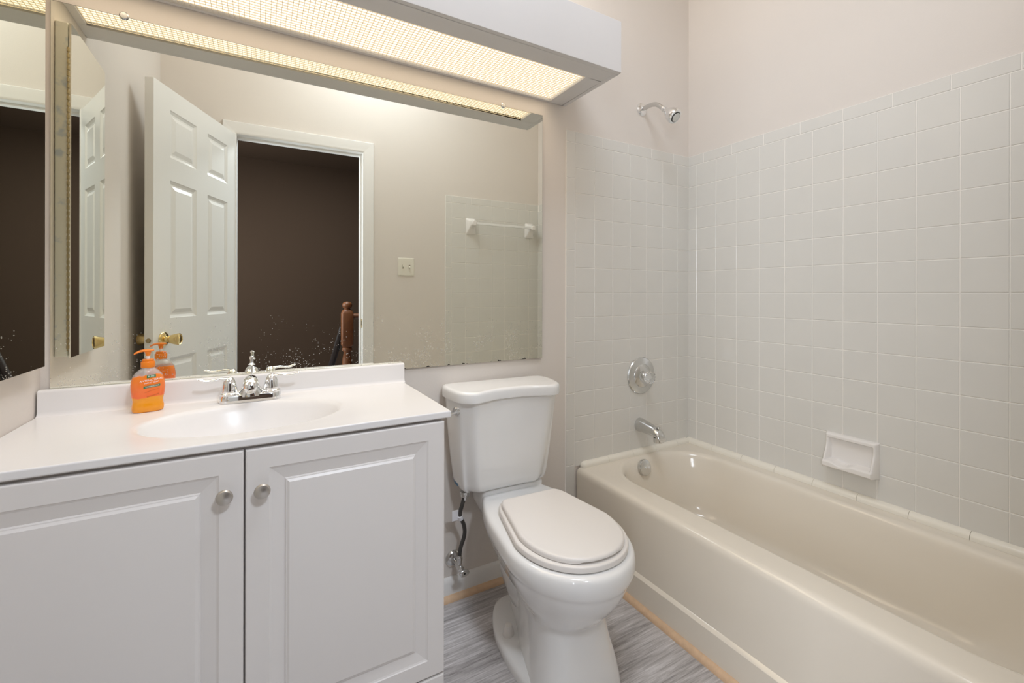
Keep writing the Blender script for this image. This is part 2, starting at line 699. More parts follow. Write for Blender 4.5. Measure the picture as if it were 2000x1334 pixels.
TZ = .3752
bead('trim_1', lambda u, a, h: Vector((-.715 + u, -.0055 - a, TZ + h)), 0, .687, .152, True)
bead('trim_2', lambda u, a, h: Vector((-.0055 - a, -.0065 - u, TZ + h)), 0, 1.487, .152)

# ------------------------------------------------------------------ baseboard, shoe, casing
b = B()
prof = [(0, 0), (.012, 0), (.012, .062), (.008, .072), (.004, .078), (0, .080)]
loft(b, [[Vector((x, -d, h)) for d, h in prof] for x in (-1.534, -.796)])
finish('baseboard_back', b, WHITE, struct=True)
qr = [(0, 0), (.018, 0)] + [(.018 * math.cos(a), .019 * math.sin(a)) for a in [i * PI / 12 for i in range(1, 6)]] + [(0, .019)]
b = B()
loft(b, [[Vector((x, -.012 - d, h)) for d, h in qr] for x in (-1.534, -.76)])
finish('trim_3', b, OAK, struct=True)
b = B()
loft(b, [[Vector((-.7472 - d, y, h)) for d, h in qr] for y in (-.012, -1.482)])
finish('trim_4', b, OAK, struct=True)

cas = [(0, 0), (0, .010), (.012, .016), (.030, .014), (.055, .018), (.066, .018), (.070, .012), (.070, 0)]


def casing(name, a, c, out):
    """a, c: inner edge points; out: unit vector away from the opening"""
    b = B()
    rings = []
    for p, mit in ((a, c - a), (c, a - c)):
        rings.append([(p, mit, s, t) for s, t in cas])
    return rings


b = B()
ML = .070
rings = [[Vector((DX1 + s, YF + t, z)) for s, t in cas] for z in (0,)] + [[Vector((DX1 + s, YF + t, DZ + s)) for s, t in cas]]
loft(b, rings)
finish('trim_5', b, WHITE, struct=True)
b = B()
loft(b, [[Vector((DX0 - s, YF + t, 0)) for s, t in cas], [Vector((DX0 - s, YF + t, DZ + s)) for s, t in cas]])
finish('trim_6', b, WHITE, struct=True)
b = B()
loft(b, [[Vector((DX0 - s, YF + t, DZ + s)) for s, t in cas], [Vector((DX1 + s, YF + t, DZ + s)) for s, t in cas]])
finish('trim_7', b, WHITE, struct=True)
b = B()                                                   # jamb lining with stop
box(b, DX1, DX1 + .02, YF - .115, YF, 0, DZ)
box(b, DX0 - .02, DX0, YF - .115, YF, 0, DZ)
box(b, DX0 - .02, DX1 + .02, YF - .115, YF, DZ, DZ + .02)
box(b, DX1 - .011, DX1, YF - .075, YF - .040, 0, DZ - .011)
box(b, DX0, DX1, YF - .075, YF - .040, DZ - .011, DZ)
jamb = finish('trim_8', b, WHITE, struct=True)
b = B()
box(b, DX1 - .0015, DX1 + .0005, YF - .034, YF - .006, .915, .972)
sp = finish('strike_plate', b, BRASS, jamb)
b = B()
box(b, DX1 - .002, DX1 - .0012, YF - .026, YF - .012, .932, .957)
finish('latch_hole', b, LEVER_D, sp)

# ------------------------------------------------------------------ six-panel door, standing open
H = Vector((DX0, YF, 0))
dd = Vector((-.3916, .9201, 0)).normalized()
dn = Vector((dd.y, -dd.x, 0))             # faces into the room
DW = .70


def dp(s, t, z):
    return H + dd * s + dn * t + Vector((0, 0, z))


sc_ = [.004, .10, .295, .39, .59, DW]
zc_ = [.012, .23, .85, 1.03, 1.652, 1.755, 1.97, 2.066]
b = B()
for t0, sg in ((0, 1), (-.035, -1)):
    for i in range(5):
        for j in range(7):
            s0, s1, z0, z1 = sc_[i], sc_[i + 1], zc_[j], zc_[j + 1]
            if i in (1, 3) and j in (1, 3, 5):
                rr = []
                for ins, dep in ((0, 0), (.004, -.003), (.014, -.0075), (.022, -.0075), (.040, -.0015)):
                    rr.append([dp(a, t0 + sg * dep, c) for a, c in ((s0 + ins, z0 + ins), (s1 - ins, z0 + ins), (s1 - ins, z1 - ins), (s0 + ins, z1 - ins))])
                loft(b, rr, cap0=False)
            else:
                b.faces.new([b.verts.new(dp(a, t0, c)) for a, c in ((s0, z0), (s1, z0), (s1, z1), (s0, z1))])
s0, s1, z0, z1 = sc_[0], sc_[-1], zc_[0], zc_[-1]
for q in (((s0, z0), (s0, z1)), ((s1, z0), (s1, z1)), ((s0, z0), (s1, z0)), ((s0, z1), (s1, z1))):
    (a, c), (e, f) = q
    b.faces.new([b.verts.new(v) for v in (dp(a, 0, c), dp(e, 0, f), dp(e, -.035, f), dp(a, -.035, c))])
door = finish('door_1', b, DOORM, org=H, struct=True, angle=8)
KS, KZ = .635, .938
kn = [(.0330, 0), (.0330, .003), (.030, .007), (.022, .010), (.013, .012), (.0120, .018), (.0125, .024), (.0175, .028), (.0200, .036), (.0235, .050), (.0262, .062), (.0262, .0655), (.0240, .0665), (.0225, .0645), (.0200, .0650), (.0, .0665)]
for nm, sg, t0 in (('knob', 1, 0), ('knob', -1, -.035)):
    b = B()
    sc2 = 1 if sg > 0 else .90
    lathe(b, [(r, h * sc2) for r, h in kn], dp(KS, t0, KZ), dn * sg, 32)
    finish(nm, b, BRASS, door)
b = B()
rr = [[dp(DW + t, -.0175 + x, KZ + z) for x, z in ((-.0125, -.028), (.0125, -.028), (.0125, .028), (-.0125, .028))] for t in (-.0005, .0012)]
loft(b, rr)
lp_ = finish('latch_plate', b, WHITE, door)
b = B()
lathe(b, [(.0105, 0), (.0105, .0012), (.0085, .0014), (.0085, .006), (0, .0075)], dp(DW + .0010, -.0175, KZ), dd, 20)
finish('latch_bolt', b, PINM, lp_)

# ------------------------------------------------------------------ newel post and stair rails in the hall
NX, NY = -1.337, -2.33
nw = thing('newel_post', (NX, NY, 0), 'red-brown turned newel post with mushroom cap in the hall outside the doorway', 'newel post')
b = B()
h = .046
rings = [rrect(NX - q, NX + q, NY - q, NY + q, rr_, z, 2, 3) for z, q, rr_ in ((.0, h, .006), (.33, h, .006), (.36, .034, .03),)]
loft(b, rings)
finish('base_block', b, NEWEL, nw)
b = B()
lathe(b, [(.034, .36), (.040, .375), (.028, .40), (.040, .50), (.036, .60), (.026, .66), (.040, .675), (.040, .69), (.030, .70)], (NX, NY, 0), n=28)
finish('turned_shaft', b, NEWEL, nw, angle=60)
b = B()
loft(b, [rrect(NX - q, NX + q, NY - q, NY + q, rr_, z, 2, 3) for z, q, rr_ in ((.70, .034, .03), (.72, .044, .008), (.975, .044, .008), (1.0, .038, .02), (1.012, .026, .025))])
finish('top_block', b, NEWEL, nw)
b = B()
lathe(b, [(.024, 1.008), (.022, 1.02), (.034, 1.028), (.039, 1.042), (.037, 1.058), (.026, 1.070), (.0, 1.076)], (NX, NY, 0), n=28)
finish('cap', b, NEWEL, nw, angle=75)
b = B()
tube(b, [(NX + .0465, NY, .955), (NX + .8, NY, .955), (NX + 1.5, NY, .955), (NX + 2.09, NY, .955)], .026, 12, 2, .8)
tag(finish('guard_rail', b, NEWEL), 'short stretch of red-brown rail right of the newel post', 'handrail')
b = B()
tube(b, [(NX - .022, NY - .085, .86), (NX - .080, NY - .17, .60), (NX - .145, NY - .255, .32), (NX - .20, NY - .35, .0)], .022, 12, 3, 1.2)
tag(finish('stair_rail', b, NEWELD), 'dark stair rail slanting down to the left behind the newel post', 'handrail')

# ------------------------------------------------------------------ big wall mirror (very slightly out of parallel, as hung)
MY = -.0056
mc = Vector((-1.67, -.008, 0))
mx_ = Vector((math.cos(MY), math.sin(MY), 0))
mn = Vector((math.sin(MY), -math.cos(MY), 0))
MW0, MW1, MZ0, MZ1 = -.747, .748, .8755, 1.8885


def mp_(s, t, z):
    return mc + mx_ * s + mn * t + Vector((0, 0, z))


mir = thing('wall_mirror', mp_(0, 0, MZ0), 'large frameless wall mirror above the vanity with speckled lower edge', 'mirror')
b = B()
loft(b, [[mp_(s, t, z) for s, z in ((MW0 + .001, MZ0), (MW1 - .001, MZ0), (MW1 - .001, MZ1 - .001), (MW0 + .001, MZ1 - .001))] for t in (-.0025, 0)])
finish('pane', b, MIRR, mir)
b = B()
loft(b, [[mp_(s, t, z) for s, z in ((MW0, MZ0 - .0005), (MW1 + .001, MZ0 - .0005), (MW1 + .001, MZ1 + .001), (MW0, MZ1 + .001))] for t in (-.0035, -.0026)])
finish('backing', b, SILVERB, mir)
for s in (-2.272 + 1.67, -1.109 + 1.67):
    b = B()
    lathe(b, [(.0105, -.0035), (.0105, .002), (.008, .004), (0, .0045)], mp_(s, 0, MZ1 + .002), mn, 20)
    c = finish('clip', b, CHROMEB, mir)

# ------------------------------------------------------------------ medicine cabinet on the left wall
mcab = thing('medicine_cabinet', (XL, -.245, .966), 'narrow mirrored medicine cabinet with piano hinge on the left wall', 'medicine cabinet')
b = B()
loft(b, [[Vector((x, y, z)) for y, z in ((-.398, .968), (-.0895, .968), (-.0895, 1.878), (-.398, 1.878))] for x in (XL + .0005, -2.4075)])
finish('case', b, PALE, mcab, bevel=(.003, 2))
b = B()
da = Vector((-2.4005, -.0885, 0))
de = Vector((-2.4045, -.4010, 0))
dv = (de - da).normalized()
dnn = Vector((-dv.y, dv.x, 0))
if dnn.x < 0:
    dnn = -dnn
loft(b, [[q + dnn * t + Vector((0, 0, z)) for q, z in ((da, .966), (de, .966), (de, 1.8765), (da, 1.8765))] for t in (-.0045, 0)])
finish('mirror_door', b, MIRC, mcab)
b = B()
z = .99
while z < 1.80:
    lathe(b, [(.0026, 0), (.0026, .0105)], (-2.4065, -.0865, z), (0, 0, 1), 10)
    z += .0165
lathe(b, [(.0012, .985), (.0012, 1.80)], (-2.4065, -.0865, 0), (0, 0, 1), 8)
finish('piano_hinge', b, PINM, mcab)

# ------------------------------------------------------------------ lit valance box over the mirror
LX1, LYF, LZ = -.797, -.345, 1.955
vl = thing('vanity_light', (-1.62, -.172, LZ), 'long white light box with glowing grid louver above the mirror', 'light')
b = B()
LT = 2.1435
box(b, XL, LX1, LYF, LYF + .018, LZ, LT)                               # fascia
box(b, LX1 - .018, LX1, LYF + .018, -.0005, LZ, LT)                      # end
box(b, XL, LX1 - .018, LYF + .018, -.255, LZ, LZ + .018)                 # bottom frame
box(b, -.887, LX1 - .018, -.255, -.0005, LZ, LZ + .018)
box(b, XL, -.887, -.014, -.0005, LZ, LZ + .018)
box(b, XL, -2.412, -.255, -.014, LZ, LZ + .018)
finish('housing', b, LIGHTBOX, vl, bevel=(.0015, 2))
b = B()
x = -2.411
while x < -.889:
    box(b, x - .00055, x + .00055, -.2545, -.0145, LZ + .006, LZ + .0085)
    x += .0135
y = -.2535
while y < -.0145:
    box(b, -2.4115, -.8875, y - .0005, y + .0005, LZ + .0062, LZ + .0083)
    y += .0135
finish('louver', b, LOUV, vl)
finish('diffuser', box(B(), -2.4115, -.8875, -.2545, -.0145, LZ + .0125, LZ + .0155), DIFF, vl)

# body of the added ceiling lamp, out of view above the room
cl = thing('added_ceiling_lamp', DOME, 'round flush ceiling lamp added out of view above the bathroom as fill light', 'light')
b = B()
lathe(b, [(.38, 0), (.38, -.02), (.375, -.03)], DOME, (0, 0, 1), 40)
finish('pan', b, NICKEL, cl)
b = B()
lathe(b, [(.370, -.03), (.362, -.06), (.31, -.095), (.20, -.12), (.07, -.13), (0, -.131)], DOME, (0, 0, 1), 40)
finish('dome', b, DOMEM, cl)

# ------------------------------------------------------------------ vanity cabinet
vc = thing('vanity_cabinet', (-1.987, -.25, 0), 'white two-door vanity cabinet under the sink top', 'cabinet')
CX0, CX1 = XL + .001, -1.535
b = B()
box(b, CX0, CX0 + .016, -.4555, -.001, .085, .8160)
box(b, CX1 - .016, CX1, -.4555, -.001, .0, .8160)
box(b, CX0 + .016, CX1 - .016, -.4555, -.001, .085, .101)
box(b, CX0 + .016, CX1 - .016, -.012, -.001, .101, .8160)
box(b, CX0 + .016, CX1 - .016, -.4555, -.4395, .785, .8160)
box(b, CX0 + .016, CX1 - .016, -.405, -.395, 0, .085)
box(b, -2.0, -1.963, -.4555, -.4395, .101, .785)
finish('body', b, CAB, vc, bevel=(.001, 1))


def panel_door(name, x0, x1, z0, z1, parent):
    bm = B()
    yb = -.4565
    yf = -.475
    prof = [(0, yb), (0, yf + .002), (.0012, yf + .0005), (.003, yf), (.0435, yf), (.0455, yf + .0018), (.049, yf + .0035), (.073, yf + .0075), (.0745, yf + .008),
            (.0765, yf + .0045), (.0785, yf + .0042), (.0835, yf + .001), (.0855, yf + .0008)]
    rr = []
    for ins, y in prof:
        rr.append([Vector((a, y, c)) for a, c in ((x0 + ins, z0 + ins), (x1 - ins, z0 + ins), (x1 - ins, z1 - ins), (x0 + ins, z1 - ins))])
    loft(bm, rr)
    return finish(name, bm, CAB, parent, angle=12)


d1 = panel_door('door', -2.4315, -1.9832, .1585, .8098, vc)
d2 = panel_door('door', -1.9797, -1.5345, .1585, .8098, vc)
kp = [(.009, 0), (.007, .003), (.006, .012), (.010, .0155), (.0155, .019), (.0158, .022), (.0135, .0255), (.008, .0275), (0, .028)]
for d_, kx, kz in ((d1, -2.0166, .7265), (d2, -1.949, .7248)):
    b = B()
    lathe(b, kp, (kx, -.4748, kz), (0, -1, 0), 28)
    finish('knob', b, NICKEL, d_)
b = B()
rr = []
for ins, y in ((0, -.4565), (0, -.473), (.003, -.475), (.022, -.475), (.025, -.472), (.040, -.469), (.042, -.4735)):
    rr.append([Vector((a, y, c)) for a, c in ((-2.4315 + ins, .020 + ins * .6), (-1.5345 - ins, .020 + ins * .6), (-1.5345 - ins, .153 - ins), (-2.4315 + ins, .153 - ins))])
loft(b, rr)
finish('bottom_rail', b, CAB, vc, angle=12)

# ------------------------------------------------------------------ sink top with moulded oval bowl
VX0, VX1, VY0, VY1, VZ = XL + .001, -1.515, -.4755, -.0125, .835
st = thing('sink_top', (-1.978, -.25, .815), 'glossy white vanity top with moulded oval basin and backsplash', 'sink')
b = B()
ex, ey, ea, eb = -1.978, -.268, .218, .150
angs = sorted(set([round(2 * PI * i / 96, 6) for i in range(96)] + [round(math.atan2((yy - ey), (xx - ex)) % (2 * PI), 6) for xx in (VX0, VX1) for yy in (VY0, VY1)]))


def rect_hit(a):
    c, s = math.cos(a), math.sin(a)
    t = 9
    if abs(c) > 1e-9:
        t = min(t, ((VX1 if c > 0 else VX0) - ex) / c)
    if abs(s) > 1e-9:
        t = min(t, ((VY1 if s > 0 else VY0) - ey) / s)
    return ex + c * t, ey + s * t


rings = []
prof = [(.05, -.128), (.25, -.126), (.45, -.118), (.62, -.100), (.75, -.074), (.86, -.043), (.93, -.020), (.97, -.0085), (1.0, -.0028), (1.03, -.0006), (1.06, 0)]
for f, dz in prof:
    r = []
    for a in angs:
        # ellipse radius along this direction
        c, s = math.cos(a), math.sin(a)
        re = 1 / math.sqrt((c / ea) ** 2 + (s / eb) ** 2)
        r.append(Vector((ex + c * re * f, ey + s * re * f, VZ + dz)))
    rings.append(r)
outer = [Vector((*rect_hit(a), VZ)) for a in angs]
rings.append([p.lerp(q, .5) for p, q in zip(rings[-1], outer)])
rings.append(outer)
rings.append([Vector((p.x, p.y, .8172)) for p in outer])
for f, dz in prof[::-1]:
    rings.append([Vector((ex + (p.x - ex) * f / 1.06 * 1.03, ey + (p.y - ey) * f / 1.06 * 1.03, VZ + min(dz - .014, -.0178))) for p in rings[len(prof) - 1]])
loft(b, rings)
finish('basin_top', b, TOPM, st, bevel=(.004, 3), angle=40)
b = B()
pr = [(-.0125, .8335), (-.046, .8335), (-.0455, .8352), (-.0405, .8365), (-.0368, .8395), (-.0345, .846), (-.0335, .893), (-.032, .897), (-.029, .899), (-.0165, .8995), (-.0135, .898), (-.0125, .895)]
loft(b, [[Vector((x, y, z)) for y, z in pr] for x in (XL + .004, -1.512)])
finish('backsplash', b, TOPM, st, bevel=(.0025, 3), angle=50)
b = B()
lathe(b, [(.0, -.001), (.022, -.001), (.022, .002), (.016, .003), (.012, .001), (0, .001)], (ex, ey, VZ - .127), n=24)
finish('drain', b, CHROME, st)

# ------------------------------------------------------------------ faucet
FX, FY, VZ = -1.974, -.086, VZ + .0007
fc = thing('faucet', (FX, FY, VZ), 'chrome two-lever centerset faucet at the back of the sink', 'faucet')
b = B()
ring0 = lambda g, z: [Vector((p.x, p.y, z)) for p in rrect(FX - .077 - g, FX + .077 + g, FY - .026 - g, FY + .026 + g, .0255 + g, 0, 4, 8)]
loft(b, [ring0(0, VZ), ring0(0, VZ + .003), ring0(-.0005, VZ + .016), ring0(-.003, VZ + .0205), ring0(-.007, VZ + .022)])
finish('base', b, CHROME, fc)
for sg in (-1, 1):
    b = B()
    hx = FX + sg * .052
    lathe(b, [(.0235, .0), (.0240, .004), (.0225, .0065), (.0205, .0075), (.0208, .010), (.0195, .020), (.0168, .031), (.0130, .041), (.0085, .0475), (.004, .050), (0, .0505)], (hx, FY, VZ + .0205), n=28)
    hd = finish('handle', b, CHROME, fc)
    b = B()
    zt = VZ + .0165 + .047
    tube(b, [(hx, FY, zt), (hx + sg * .022, FY - .002, zt + .003), (hx + sg * .042, FY - .004, zt + .001), (hx + sg * .058, FY - .006, zt + .0015), (hx + sg * .069, FY - .007, zt + .0055), (hx + sg * .075, FY - .0075, zt + .0065)], [.0075, .0060, .0050, .0052, .0050, .0028], 12, 5, .75)
    finish('lever', b, CHROME, hd)
# spout: flared body rising and nosing forward
b = B()
rings = []
for y, zc, hw, hh in ((.020, .030, .012, .010), (.014, .038, .018, .018), (.000, .046, .020, .023), (-.016, .053, .0200, .021), (-.034, .0545, .0195, .0185), (-.050, .0515, .0185, .0165), (-.060, .0465, .0155, .013), (-.065, .043, .009, .007)):
    rings.append([Vector((FX + hw * math.cos(2 * PI * i / 24), FY + y, VZ + zc + hh * math.sin(2 * PI * i / 24))) for i in range(24)])
loft(b, rings)
rings = []
for z, hw, y0, y1 in ((.015, .0395, -.0295, .024), (.022, .036, -.0285, .023), (.032, .028, -.0285, .021), (.042, .0215, -.031, .018), (.050, .017, -.030, .014)):
    rings.append([Vector((FX + hw * math.cos(2 * PI * i / 24), FY + (y0 + y1) / 2 + (y1 - y0) / 2 * math.sin(2 * PI * i / 24), VZ + z)) for i in range(24)])
loft(b, rings)
sp_ = finish('spout', b, CHROME, fc)
b = B()
lathe(b, [(.0105, 0), (.0105, -.007), (.008, -.0075), (.008, -.004), (0, -.004)], (FX, FY - .047, VZ + .0385), n=20)
finish('aerator', b, CHROMEB, sp_)
b = B()
lathe(b, [(.0022, .04), (.0022, .098), (.0085, .099), (.0095, .101), (.006, .1035), (.0045, .106), (.0045, .118), (.0062, .120), (.0062, .1225), (.003, .125), (0, .1255)], (FX + .002, FY + .012, VZ), n=16)
finish('lift_rod', b, CHROME, fc)

# ------------------------------------------------------------------ soap bottle
VZ = .835
BX, BY, BZ = -2.2055, -.092, VZ + .0005
BA = math.radians(14)
bu = Vector((math.cos(BA), math.sin(BA), 0))
bf = Vector((math.sin(BA), -math.cos(BA), 0))
sb = thing('soap_bottle', (BX, BY, BZ), 'orange pump bottle of antibacterial hand soap left of the faucet', 'soap bottle')
BP = [(.0, .030, .0165), (.003, .0325, .019), (.012, .0335, .0200), (.022, .0320, .0192), (.030, .0315, .0190), (.040, .0335, .0200), (.055, .0352, .0212), (.070, .0355, .0215), (.085, .0330, .0205), (.096, .0285, .0190), (.105, .0215, .0165), (.110, .0150, .0135), (.1125, .0132, .0130), (.116, .013, .013)]


def bp_at(z):
    for (z0, a0, c0), (z1, a1, c1) in zip(BP, BP[1:]):
        if z <= z1:
            t = (z - z0) / (z1 - z0)
            return a0 + (a1 - a0) * t, c0 + (c1 - c0) * t
    return BP[-1][1:]


def sgn_pow(v, e):
    return math.copysign(abs(v) ** e, v)


b = B()
prof = catmull([Vector(p) for p in BP], 3)
rings = []
for p in prof:
    e = .8
    rings.append([Vector((BX, BY, BZ + p.x)) + bu * p.y * sgn_pow(math.cos(2 * PI * i / 40), e) + bf * p.z * sgn_pow(math.sin(2 * PI * i / 40), e) for i in range(40)])
loft(b, rings)
body = finish('bottle', b, BOTTLE, sb)


def on_bottle(off, zc, slope=0.0, curve=0.0):
    def fn(u, v):
        z = zc + v + (slope + .10) * u + curve * u * u
        a, c = bp_at(z)
        q = max(-.97, min(.97, u / a))
        # superellipse front: |x/a|^(2/.8) + |y/c|^(2/.8) = 1
        yy = c * (1 - abs(q) ** 2.5) ** .4
        return Vector((BX, BY, BZ + z)) + bu * u + bf * (yy + off)
    return fn


def patch(name, u0, u1, v0, v1, fn, m, nu=10, nv=4, cut=0):
    bm = B()
    g = [[bm.verts.new(fn(u0 + (u1 - u0) * i / nu, v0 + (v1 - v0) * j / nv)) for j in range(nv + 1)] for i in range(nu + 1)]
    for i in range(nu):
        for j in range(nv):
            bm.faces.new((g[i][j], g[i + 1][j], g[i + 1][j + 1], g[i][j + 1]))
    return finish(name, bm, m, body)


patch('label_badge', -.004, .0145, -.0035, .0035, on_bottle(.0004, .0915), GREEN)
text_mesh('badge_lettering', 'PURE', .0058, body, PRINTW, on_bottle(.0008, .0915) if False else (lambda f: (lambda u, v: f(u + .005, v)))(on_bottle(.0008, .0915)))
text_mesh('title_lettering', 'ANTIBACTERIAL', .0066, body, PRINTW, (lambda f: (lambda u, v: f(u + .0055, v)))(on_bottle(.0006, .0820)), .98)
text_mesh('subtitle_lettering', 'HAND SOAP', .0050, body, PRINTW, (lambda f: (lambda u, v: f(u + .006, v)))(on_bottle(.0006, .0755)), 1.05)
patch('ribbon_end', -.0105, -.0050, -.0027, .0032, on_bottle(.0004, .0655), GREEN, 4, 2)
patch('ribbon_end', .0185, .0235, -.0027, .0032, on_bottle(.0004, .0655), GREEN, 4, 2)
patch('ribbon', -.0065, .0200, -.0030, .0030, on_bottle(.0006, .0660), mat('ribbon_print', (.16, .20, .11), .5), 10, 2)
text_mesh('ribbon_lettering', 'TANGERINE MINT', .0036, body, PRINTW, (lambda f: (lambda u, v: f(u + .0068, v)))(on_bottle(.0009, .0660)))
patch('label_swoosh', -.008, .022, -.0006, .0006, on_bottle(.0004, .0540, .22, -4.0), PRINTO, 12, 1)
patch('label_highlight', -.004, .021, -.0010, .0014, on_bottle(.0004, .0400, .12, 2.0), PRINTO, 12, 1)
b = B()
lathe(b, [(.0140, .1135), (.0145, .1145), (.0145, .1275), (.0135, .1290), (.0120, .1292), (.0120, .1340), (.0105, .1350), (0, .1350)], (BX, BY, BZ), n=36, flute=.02, nf=36)
finish('cap', b, ORANGE, sb)
b = B()
lathe(b, [(.0042, .135), (.0042, .146)], (BX, BY, BZ), n=16)
finish('pump_stem', b, WPLAST, sb)
b = B()
lathe(b, [(.0048, .1435), (.0058, .150), (.0072, .1545), (.0085, .1565), (0, .158)], (BX, BY, BZ), n=20)
hd_ = Vector((-.95, -.32, 0)).normalized()
hs_ = Vector((-hd_.y, hd_.x, 0))
rings = []
for s, w, z0, z1 in ((-.012, .006, .1555, .1595), (-.008, .0088, .1548, .1606), (.0, .0098, .1545, .1612), (.010, .0085, .1543, .1606), (.018, .0055, .1525, .1585), (.0265, .0038, .1490, .1540), (.0285, .0026, .1480, .1515)):
    c = Vector((BX, BY, BZ)) + hd_ * s
    rings.append([c + hs_ * w * math.cos(2 * PI * i / 16) + Vector((0, 0, (z0 + z1) / 2 + (z1 - z0) / 2 * math.sin(2 * PI * i / 16))) for i in range(16)])
loft(b, rings)
finish('pump_head', b, ORANGE, sb)

# ------------------------------------------------------------------ toilet
TXC, TTH = -1.122, math.radians(-3.5)
tf = Vector((math.sin(TTH), -math.cos(TTH), 0))
tr = Vector((math.cos(TTH), math.sin(TTH), 0))


def T(x, y, z):
    return Vector((TXC, -.015, z)) + tr * x + tf * y


toi = thing('toilet', T(0, .36, 0), 'white two-piece toilet with closed round lid between vanity and tub', 'toilet')


def egg(hw, hwb, y0, y1, yc, z, nb=6, n=72, nf=2.0, bl=1.0):
    out = []
    for i in range(n):
        a = 2 * PI * i / n
        c, s = math.cos(a), math.sin(a)
        if s >= 0:
            out.append(T(hw * sgn_pow(c, 2 / nf), yc + (y1 - yc) * abs(s) ** (2 / nf), z))
        else:
            e = 2 / nb
            y = yc - (yc - y0) * abs(s) ** e
            t = (y - y0) / (yc - y0)
            t = max(0, min(1, t))
            # widths blend from the narrow back to the widest place
            wq = hwb + (hw - hwb) * math.sin(t * PI / 2) ** bl
            out.append(T(wq * sgn_pow(c, e), y, z))
    return out


b = B()
foot = [(0, .148, .100, .110, .622, .36), (.020, .149, .101, .109, .622, .36), (.028, .146, .098, .113, .618, .36), (.034, .136, .090, .125, .605, .36), (.038, .10, .06, .155, .59, .36), (.0385, .04, .04, .25, .5, .40)]
loft(b, [egg(hw, hb, y0, y1, yc, z, 4, nf=2.3) for z, hw, hb, y0, y1, yc in foot])
keys = [(.010, .133, .050, .155, .622, .50, 3.0), (.040, .130, .050, .160, .618, .50, 3.0), (.09, .121, .050, .170, .603, .50, 3.0), (.140, .111, .052, .175, .588, .49, 2.9), (.180, .107, .058, .175, .578, .48, 2.7), (.205, .108, .068, .170, .580, .47, 2.4), (.228, .121, .080, .155, .600, .465, 2.2),
        (.26, .143, .095, .130, .630, .46, 2), (.295, .160, .107, .110, .655, .46, 2), (.325, .173, .115, .09, .671, .46, 2), (.345, .180, .119, .080, .679, .46, 2), (.360, .188, .122, .072, .687, .46, 2), (.376, .192, .124, .068, .690, .46, 2), (.392, .192, .124, .066, .690, .46, 2), (.405, .189, .123, .067, .687, .46, 2), (.412, .182, .120, .072, .680, .46, 2), (.4145, .172, .115, .080, .670, .46, 2)]
kk = []
for i in range(len(keys) - 1):
    p0, p1, p2, p3 = [keys[max(0, min(len(keys) - 1, i + q))] for q in (-1, 0, 1, 2)]
    for s in range(3):
        t = s / 3
        kk.append([.5 * (2 * b1 + (c - a) * t + (2 * a - 5 * b1 + 4 * c - d) * t * t + (3 * b1 - a - 3 * c + d) * t ** 3) for a, b1, c, d in zip(p0, p1, p2, p3)])
kk.append(keys[-1])
loft(b, [egg(hw, hb, y0, y1, yc, z, nf=nf, bl=max(1, min(2.2, 1 + (.21 - z) * 12))) for z, hw, hb, y0, y1, yc, nf in kk])
# trapway bulge on each side, and the tank shelf
for sg in (-1, 1):
    rings = []
    for y, zc, rx, rz in ((.13, .20, .02, .05), (.16, .19, .028, .09), (.22, .175, .030, .11), (.30, .18, .030, .105), (.38, .20, .028, .075), (.44, .215, .02, .04)):
        rings.append([T(sg * (.045 + rx * math.cos(2 * PI * i / 20)), y, zc + rz * math.sin(2 * PI * i / 20)) for i in range(20)])
    loft(b, rings)
loft(b, [[T(p.x, p.y, z) for p in rrect(-.123 - g, .123 + g, .012, .122 + g * .5, .012, 0, 3, 4)] for z, g in ((.31, -.03), (.37, 0), (.426, .001), (.4295, -.002))])
bowl = finish('bowl', b, PORC, toi, angle=50)
for sg in (-1, 1):
    b = B()
    lathe(b, [(.0185, 0), (.0185, .006), (.017, .014), (.0140, .029), (.012, .034), (.007, .0360), (0, .0365)], T(sg * .108, .300, .033), n=24)
    finish('bolt_cap', b, SEATM, bowl)


def slab(rings_spec, name, m, parent, notch=None, **kw):
    b = B()
    rr = []
    for z, g in rings_spec:
        hw, hb, y0, y1, yc = kw['shape']
        r = egg(hw - g, hb - g, y0 + g, y1 - g, yc, z, kw.get('nb', 10), nf=kw.get('nf', 2), bl=kw.get('bl', 1))
        if notch and z <= notch[0]:
            n = len(r)
            for i, p in enumerate(r):
                a = 2 * PI * i / n
                if abs(math.cos(a)) < notch[1] and math.sin(a) > 0:
                    p.z = notch[0] + (z - notch[0]) * .1
        rr.append(r)
    loft(b, rr)
    return finish(name, b, m, parent, angle=50)


slab([(.4165, .003), (.419, 0), (.431, 0), (.4335, .002), (.4345, .006)], 'seat', SEATM, toi, nb=18, nf=2.1, bl=.85, shape=(.169, .106, .225, .665, .47))
slab([(.4355, .002), (.4365, 0), (.4435, 0), (.4475, .002), (.4500, .0065), (.4506, .013)], 'seat_lid', SEATM, toi, notch=(.4415, .36), nb=30, nf=2.2, bl=.8, shape=(.155, .104, .240, .653, .465))

def tank_ring(hw, yc_, ys_, y0, z, cx=-.032, g=0):
    hw, yc_, ys_, y0 = hw - g, yc_ - g, ys_ - g, y0 + g
    half = [(.30 * hw, y0), (.86 * hw, y0), (.985 * hw, y0 + .025), (1.0 * hw, .075), (.955 * hw, .45 * ys_ + .055), (.86 * hw, ys_ - .022), (.70 * hw, ys_ - .001), (.50 * hw, yc_ + (ys_ - yc_) * .62), (.22 * hw, yc_ + (ys_ - yc_) * .12)]
    pts = [Vector((x, y, 0)) for x, y in half] + [Vector((-x, y, 0)) for x, y in half[::-1]]
    return [T(cx + p.x, p.y, z) for p in catmull(pts, 5, True)]


